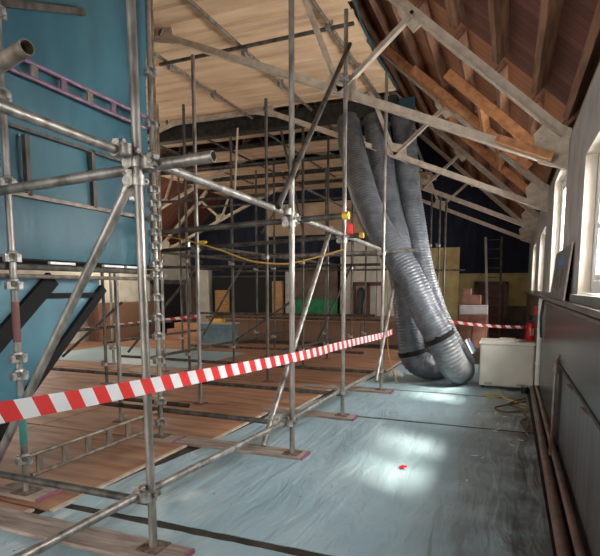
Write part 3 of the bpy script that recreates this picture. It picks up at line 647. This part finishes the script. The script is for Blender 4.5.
for i,(y,z) in enumerate(((11.18,4.74),(12.5,4.66),(13.87,4.66),(15.27,4.66))):
    m=MB(); m.box((-9.4,y-.03,z+.08),(-2.5,y+.03,z+.16)); m.box((-9.4,y-.06,z+.14),(-2.5,y+.06,z+.16)); tag(m.build('steel_beam','darkbeam'),'dark beam beneath far ribbed sheets, '+['first','second','third','last'][i]+' one beyond the big dark beam','beam')
t=empty('polythene_edging',(-1.9,7,4.98),'strip of blue polythene hanging along the cut edge of cream roof sheets','polythene')
m=MB()
pts=[(-1.53,3.4),(-1.68,4.9),(-1.84,6.0),(-1.96,7.0),(-2.0,8.2),(-1.97,9.5)]
for (xa,ya),(xb,yb) in zip(pts,pts[1:]):
    m.prism([(xa,ya,5.025),(xb,yb,5.025),(xb+.004,yb,5.075),(xa+.004,ya,5.075)],(.008,0,0))
m.build('film_strip','tent',t)
m=MB(); m.prism([(-2.75,9.80,4.70),(-2.42,9.80,4.69),(-1.72,9.80,4.69),(-1.72,9.80,5.0),(-2.75,9.80,5.0)],(0,.02,0)); tag(m.build('duct_flap','tent'),'blue polythene flap behind the tops of the ducts','polythene')

# ------------------------------------------------------------------ blue enclosure
t=empty('blue_enclosure',(-4.5,3.2,1.80),'big hanging enclosure of blue polythene filling upper left','enclosure')
m=MB(); nx=24; nz=20; y0,y1,z0,z1=1.2,4.56,1.83,4.98; vs=[]
for j in range(nz+1):
    for i in range(nx+1):
        y=y0+(y1-y0)*i/nx; z=z0+(z1-z0)*j/nz
        d=.018*math.sin(y*3.1+z*1.2)+.014*math.sin(z*4.3-y*2.2)+.008*math.sin(y*9+z*5)
        vs.append((-3.50+d-(.02 if j in(0,nz) else 0),y,z))
fs=[(j*(nx+1)+i,j*(nx+1)+i+1,(j+1)*(nx+1)+i+1,(j+1)*(nx+1)+i) for j in range(nz) for i in range(nx)]
k=len(vs); vs2=[(v[0]-.01,v[1],v[2]) for v in vs]
m.add(vs+vs2, fs+[tuple(k+q for q in reversed(f)) for f in fs])
m.build('front_sheet','tent',t,smooth=True)
m=MB(); m.box((-5.6,4.55,1.83),(-3.52,4.57,4.98)); m.box((-5.6,1.2,1.83),(-5.58,4.56,4.98)); m.build('side_sheet','tent',t)
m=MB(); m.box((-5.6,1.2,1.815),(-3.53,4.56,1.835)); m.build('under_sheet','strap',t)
m=MB(); m.sweep([(-3.47,4.62,z0+i*.16) for i in range(20)],[.022+.006*(i%2) for i in range(20)],8); tag(m.build('edge_padding','rope',t,smooth=True),'brown ragged padding along edge',None)
for (y,za,zb) in ((3.02,2.30,2.75),(3.70,2.30,2.80)):
    m=MB(); m.box((-3.47,y-.02,za),(-3.43,y+.02,zb)); m.build('frame_bar','galv_dark',t)
m=MB(); m.box((-3.47,1.2,2.285),(-3.43,4.5,2.315)); m.build('frame_bar','galv_warm',t)
m=MB(); m.box((-3.47,1.2,2.775),(-3.43,4.5,2.80)); m.build('frame_bar','galv_dark',t)
m=MB(); m.bar((-3.45,2.0,3.28),(-3.45,3.68,3.92),.04,.05,up=(0,0,1)); m.build('frame_bar','galv_dark',t)
m=MB(); m.tube((-3.44,1.2,1.76),(-3.44,4.45,1.76),.024,10); tag(m.build('carrier_tube','galv_dark',smooth=True),'dark tube carrying bottom edge of blue enclosure','scaffold pole')
m=MB(); m.tube((-3.44,1.2,1.69),(-3.44,4.45,1.69),.016,8); tag(m.build('carrier_tube','galv_warm',smooth=True),'thin lower tube just beneath blue enclosure','scaffold pole')
for i,y in enumerate((3.9,4.2,3.3)):
    m=MB(); m.box((-3.455,y-.13,1.79),(-3.425,y+.13,1.81)); tag(m.build('edge_clip','white'),'pale clip on bottom edge of blue enclosure, '+['middle','rightmost','leftmost'][i]+' of three','clip')
# sloping blue chute under the enclosure, with black edges
t=empty('stair_chute',(-4.1,3.0,.4),'sloping blue polythene chute with black edges below enclosure','enclosure')
X0=-3.64
m=MB(); m.prism([(X0,3.93,1.68),(X0,3.90,1.52),(X0,2.66,.40),(X0,1.5,.36),(X0,1.5,1.68)],(-.9,0,0)); m.build('body','tentlite',t)
m=MB(); m.bar((X0+.02,3.95,1.60),(X0+.02,2.70,.42),.05,.075,up=(0,1,-1)); m.build('black_edge','strap',t)
m=MB(); m.bar((X0+.02,3.36,1.68),(X0+.02,2.3,.74),.05,.13,up=(0,1,-1)); m.build('black_edge','strap',t)
m=MB(); m.bar((X0+.015,3.2,1.535),(X0+.015,3.90,1.535),.05,.045,up=(0,0,1)); m.build('black_edge','strap',t)
m=MB(); m.box((X0-.9,1.5,1.68),(X0+.02,4.05,1.70)); m.build('top_board','strap',t)

# ------------------------------------------------------------------ ducts
def catmull(P, step=.02):
    P=[Vector(p) for p in P]; P=[P[0]*2-P[1]]+P+[P[-1]*2-P[-2]]; out=[]
    for i in range(1,len(P)-2):
        a,b,c,d=P[i-1:i+3]; n=max(2,int((c-b).length/step))
        for k in range(n):
            t=k/n; out.append(.5*((2*b)+(c-a)*t+(2*a-5*b+4*c-d)*t*t+(3*b-a-3*c+d)*t**3))
    out.append(P[-2]); return out
def duct(pts, label, straps, r=.225, crumple=0):
    t=empty('flexible_duct',(pts[-1][0],pts[-1][1],0.02),label,'duct','grey flexible ducts')
    P=catmull(pts,.0165); rad=[r+(.009 if i%3==0 else -.004) for i in range(len(P))]
    rr=random.Random(len(P))
    m=MB(); m.sweep(P,rad,28)
    m.build('hose','duct',t,smooth=False)
    for p in t.children[0].data.polygons: p.use_smooth=True
    for z in straps:
        i=min(range(len(P)),key=lambda i:abs(P[i].z-z)+(0 if i>10 else 9)); a=P[max(0,i-2)]; b=P[min(len(P)-1,i+2)]
        d=(b-a).normalized(); c=P[i]
        m=MB(); m.tube(c-d*.04,c+d*.04,r+.016,28,hollow=.008); m.box(c+Vector((-.05,-r-.035,-.03)),c+Vector((.05,-r-.005,.03))); m.build('strap','strap',t,smooth=True)
    return t
duct([(-2.90,9.70,4.66),(-2.83,9.5,4.35),(-2.5,8.95,3.5),(-2.15,8.65,2.72),(-1.82,8.5,2.25),(-1.50,8.42,1.78),(-1.22,8.4,1.22),(-.98,8.42,.80),(-.82,8.5,.45),(-.74,8.72,.28),(-.70,8.95,.26)],
     'ribbed grey duct crossing in front of the other two, ending at white box',[.83])
duct([(-2.42,9.72,4.66),(-2.33,9.62,4.3),(-2.08,9.35,3.1),(-1.86,9.15,2.4),(-1.72,9.08,1.74),(-1.63,9.05,1.2),(-1.56,9.03,.65),(-1.47,9.05,.36),(-1.25,9.10,.255),(-1.05,9.3,.25)],
     'grey duct dropping straight down behind the crossing one, bent on the floor',[.50])
duct([(-1.94,9.75,4.66),(-1.87,9.7,4.3),(-1.77,9.6,3.45),(-1.62,9.5,2.7),(-1.50,9.46,2.1),(-1.34,9.44,1.55),(-1.12,9.42,1.0),(-.90,9.42,.60),(-.78,9.55,.34),(-.74,9.8,.26)],
     'rightmost grey duct, passing behind the crossing one down to the box',[],r=.20)

# ------------------------------------------------------------------ white box, extinguisher, floor clutter
t=empty('white_unit',(0,9.0,.02),'large off-white box unit on the floor beside the ducts','box')
m=MB(); m.bbox((-.40,8.70,.05),(.400,9.28,.715),.02); m.build('body','box',t)
m=MB(); m.bbox((-.415,8.68,.715),(.405,9.30,.76),.012); m.build('lid','boxlid',t)
for x in (-.26,.22):
    m=MB(); m.box((x-.06,8.688,.075),(x+.06,8.702,.11)); m.build('hinge','greyp',t)
for x in (-.34,.30):
    for y in (8.80,9.2):
        m=MB(); m.tube((x,y,.012),(x,y,.07),.03,8); m.build('foot','black',t)
EX=.33; t=empty('fire_extinguisher',(EX,9.05,.760),'red fire extinguisher standing on right end of white box','extinguisher')
m=MB(); m.lathe((EX,9.05,.762),[(.056,0),(.064,.012),(.064,.24),(.05,.28),(.022,.30)],18); m.build('cylinder','red',t,smooth=True)
m=MB(); m.lathe((EX,9.05,1.087),[(.018,0),(.02,.025),(.015,.04)],10); m.bar((EX+.02,9.0,1.13),(EX-.03,8.94,1.15),.018,.012); m.bar((EX+.02,9.0,1.15),(EX-.04,8.93,1.18),.018,.01); m.build('valve','black',t)
m=MB(); m.sweep([(EX-.01,9.03,1.11),(EX-.085,8.99,1.08),(EX-.085,8.98,.98),(EX-.075,8.98,.9)],.011,8); m.build('hose','black',t,smooth=True)
m2=MB(); m2.prism([(EX,8.984,.85),(EX+.045,9.003,.85),(EX+.045,9.003,.96),(EX,8.984,.96)],(0,-.002,0)); tag(m2.build('instruction_label','boxlid',t),'white label',None)
m=MB(); m.box((.36,8.6,1.20),(.41,8.62,1.33)); tag(m.build('red_sign','red'),'small red sign by white pipe above fire extinguisher','sign')
m=MB(); m.prism([(-.18,8.85,.762),(.15,8.80,.762),(.20,9.15,.762),(-.12,9.2,.762)],(0,0,.012)); m.prism([(-.14,8.9,.775),(.10,8.86,.775),(.12,9.1,.775),(-.1,9.12,.775)],(0,0,.02)); tag(m.build('folded_cloth','boxlid'),'folded white sheet lying on top of white box','cloth')
t=empty('clear_bag',(-.55,8.62,.5),'blue and white folder wedged between ducts and white box','folder')
m=MB(); m.prism([(-.60,8.64,.78),(-.58,8.64,.79),(-.47,8.62,.60),(-.49,8.62,.58)],(0,.2,0)); m.build('cover','posterblue',t)
m=MB(); m.prism([(-.63,8.62,.77),(-.605,8.62,.78),(-.495,8.60,.57),(-.52,8.60,.56)],(0,.2,0)); m.build('sheets','boxlid',t)
t=empty('paint_tin',(.28,8.5,.0),'small dark tin on floor at corner of white box','tin')
m=MB(); m.lathe((.27,8.45,.015),[(.05,0),(.052,.01),(.05,.09),(.052,.10)],14); m.build('body','black',t,smooth=True); m=MB(); m.lathe((.27,8.45,.115),[(.052,0),(.052,.012),(.04,.014)],14); m.build('lid','galv',t,smooth=True)
def cable(pts,mat,label,r=.012):
    m=MB(); m.sweep(catmull(pts,.05),r,8); tag(m.build('cable',mat,smooth=True),label,'cable')
cable([(-.30,8.1,.03),(-.22,7.95,.025),(-.10,7.98,.03),(-.05,8.1,.03),(-.18,8.15,.03),(-.27,8.05,.04)],'cabley','small yellow cable loop on floor before white box')
cable([(-.08,8.1,.03),(.0,7.9,.03),(.1,7.75,.03),(.2,7.6,.03),(.26,7.5,.04)],'cabley','yellow cable running from loop towards floor pipe')
cable([(.27,7.7,.04),(.0,7.4,.03),(-.12,7.2,.03),(.0,7.0,.03),(.2,7.1,.03),(.27,7.0,.05)],'cable','brown cable looped on floor by wall pipes')
cable([(.27,7.9,.05),(.12,7.7,.03),(.05,7.45,.03),(.2,7.25,.03),(.27,6.5,.03),(.24,6.2,.03)],'cable','brown cable trailing towards camera along floor pipe')
cable([(.27,6.8,.03),(.18,6.5,.03),(.22,6.2,.03),(.26,5.9,.03)],'cable','short brown cable end on dusty floor film')
m=MB(); m.prism([(-.85,4.47,.022),(-.81,4.44,.022),(-.79,4.49,.022),(-.82,4.51,.022)],(.0,.005,.008)); m.prism([(-.81,4.455,.03),(-.775,4.45,.03),(-.785,4.49,.030)],(0,.008,.008)); tag(m.build('red_scrap','red'),'tiny red scrap lying on foreground blue film','litter')
rr=random.Random(11)
for k in range(14):
    x=rr.uniform(-.35,.22); y=rr.uniform(4.3,7.4); a=rr.uniform(0,3.1); L=rr.uniform(.02,.055)
    m=MB(); d=Vector((math.cos(a),math.sin(a),0)); n=Vector((-d.y,d.x,0))
    m.prism([Vector((x,y,.022))-d*L, Vector((x,y,.022))-n*L*.3, Vector((x,y,.030))+d*L, Vector((x,y,.022))+n*L*.35],(0,0,.004))
    tag(m.build('plastic_scrap','boxlid'),'small pale plastic scrap on the dusty film near right wall','litter','pale plastic scraps along the right wall')
t=empty('white_rag',(-1.2,8.7,.02),'crumpled white rag with rope on floor between ducts','rag')
m=MB(); rr=random.Random(3)
m.sweep([(-1.85,8.75,.10),(-1.78,8.72,.16),(-1.70,8.7,.17),(-1.62,8.72,.12)],[.02,.05,.045,.02],8); m.build('cloth','boxlid',t,smooth=True)
cable([(-1.9,8.6,1.9),(-1.87,8.6,1.2),(-1.86,8.6,.6),(-1.75,8.55,.2),(-1.65,8.45,.03)],'cord','orange cord hanging down beside the last aisle pole',.009)
cable([(-3.72,5.0,2.2),(-3.26,5.0,2.10),(-2.94,5.0,2.01),(-2.58,5.0,1.89),(-2.25,5.0,1.85),(-2.0,5.0,1.87),(-1.53,5.0,1.98)],'cord','orange cord sagging between poles at head height',.008)
m=MB(); m.bbox((-3.20,4.96,2.085),(-3.10,5.02,2.115),.015); tag(m.build('yellow_clamp','yellow'),'yellow plastic clamp hanging on orange cord','clamp')

# ------------------------------------------------------------------ barrier tape
def tape(P, label, w=.090, L=.088, drift=.26):
    pts=catmull(P,.3); m=MB(); segs=[]; acc=0; s=[0]
    for a,b in zip(pts,pts[1:]): acc+=(b-a).length; s.append(acc)
    def at(u):
        u=max(0,min(acc,u)); i=max(0,min(len(s)-2,bisect.bisect(s,u)-1)); f=(u-s[i])/max(1e-6,s[i+1]-s[i]); return pts[i].lerp(pts[i+1],f)
    n=int(acc/L); 
    for k in range(n+1):
        u0=k*L; u1=min(acc,u0+L)
        vs=[]
        for u,sg in ((u0-L*drift,1),(u1-L*drift,1),(u1+L*drift,-1),(u0+L*drift,-1)):
            c=at(u); tw=.15*math.sin(u*1.3); vs.append(c+Vector((tw*w*.3,0,sg*w/2)))
        dd=pts[-1]-pts[0]; off=Vector((dd.y,-dd.x,0)).normalized()*.0015
        m.add(vs+[v-off for v in vs],[(0,1,2,3),(7,6,5,4),(0,4,5,1),(2,6,7,3)],k%2)
    return tag(m.build('barrier_tape',['tape_r','tape_w'],loc=pts[0]),label,'barrier tape')
tape([(-1.890,.75,1.135),(-1.890,1.45,1.10),(-1.885,2.40,1.045),(-1.815,4.45,.962),(-1.815,6.05,.925),(-1.755,7.83,.885),(-1.74,8.4,.90)],'long red and white striped tape slanting across the picture in front of poles')
tape([(-1.02,9.15,1.05),(-.6,9.4,.98),(-.1,9.7,.93),(.40,9.9,.92)],'short red and white tape from ducts to right wall above white box',w=.05)
tape([(-9.6,9.0,.62),(-8.37,9.0,.744),(-5.79,9.0,1.04)],'distant red and white tape behind cup poles at left',w=.06,L=.12)

# ------------------------------------------------------------------ light
w=bpy.data.worlds.new('World'); SC.world=w; w.use_nodes=True; nt=w.node_tree; bg=nt.nodes['Background']
bg.inputs[0].default_value=(.86,.93,1,1); bg.inputs[1].default_value=1.0
def sun(e,d,ang,col):
    l=bpy.data.lights.new('sun','SUN'); l.energy=e; l.angle=math.radians(ang); l.color=col
    o=bpy.data.objects.new('sun',l); C.objects.link(o); o.rotation_euler=Vector(d).to_track_quat('-Z','Y').to_euler()
sun(15.0,(-.62,.43,-.85),10,(1,.90,.74))
def area(loc,d,sx,sy,e,col,name='daylight'):
    l=bpy.data.lights.new(name,'AREA'); l.shape='RECTANGLE'; l.size=sx; l.size_y=sy; l.energy=e; l.color=col
    o=bpy.data.objects.new(name,l); C.objects.link(o); o.location=loc; o.rotation_euler=Vector(d).to_track_quat('-Z','Z').to_euler(); return o
for a,b in wins: area((1.05,(a+b)/2,2.3),(-1,0,-.15),b-a,1.5,290,(1,.97,.93))
area((-4.6,-4.8,2.4),(0,1,0),6.5,3.4,330,(1,.96,.90),'hall_end_fill')  # unseen fill light added before the front wall, which has no window
area((-11.3,9,2.4),(1,0,.15),5,1.4,95,(1,.93,.82),'left_wall_window')
pl=bpy.data.lights.new('left_wall_fill','POINT'); pl.energy=110; pl.color=(1,.90,.68); pl.shadow_soft_size=.15; po=bpy.data.objects.new('left_wall_fill',pl); C.objects.link(po); po.location=(-10.2,12.6,2.7)  # unseen warm point light added to brighten the left wall

# ------------------------------------------------------------------ camera
cam=bpy.data.cameras.new('camera'); co=bpy.data.objects.new('camera',cam); C.objects.link(co); SC.camera=co
TH=math.atan(60/520); PHI=math.atan(210*math.cos(TH)/520)
co.location=(0,0,1.6); co.rotation_euler=(math.pi/2-TH,0,PHI)
cam.sensor_width=36; cam.sensor_fit='HORIZONTAL'; cam.lens=36*520/600; cam.shift_y=(348-278)/600; cam.clip_start=.05
SC.view_settings.view_transform='Standard'; SC.view_settings.look='None'; SC.view_settings.gamma=1; SC.view_settings.exposure=.42
SC.cycles.use_denoising=True; SC.cycles.max_bounces=8; SC.cycles.diffuse_bounces=5; SC.cycles.sample_clamp_indirect=6
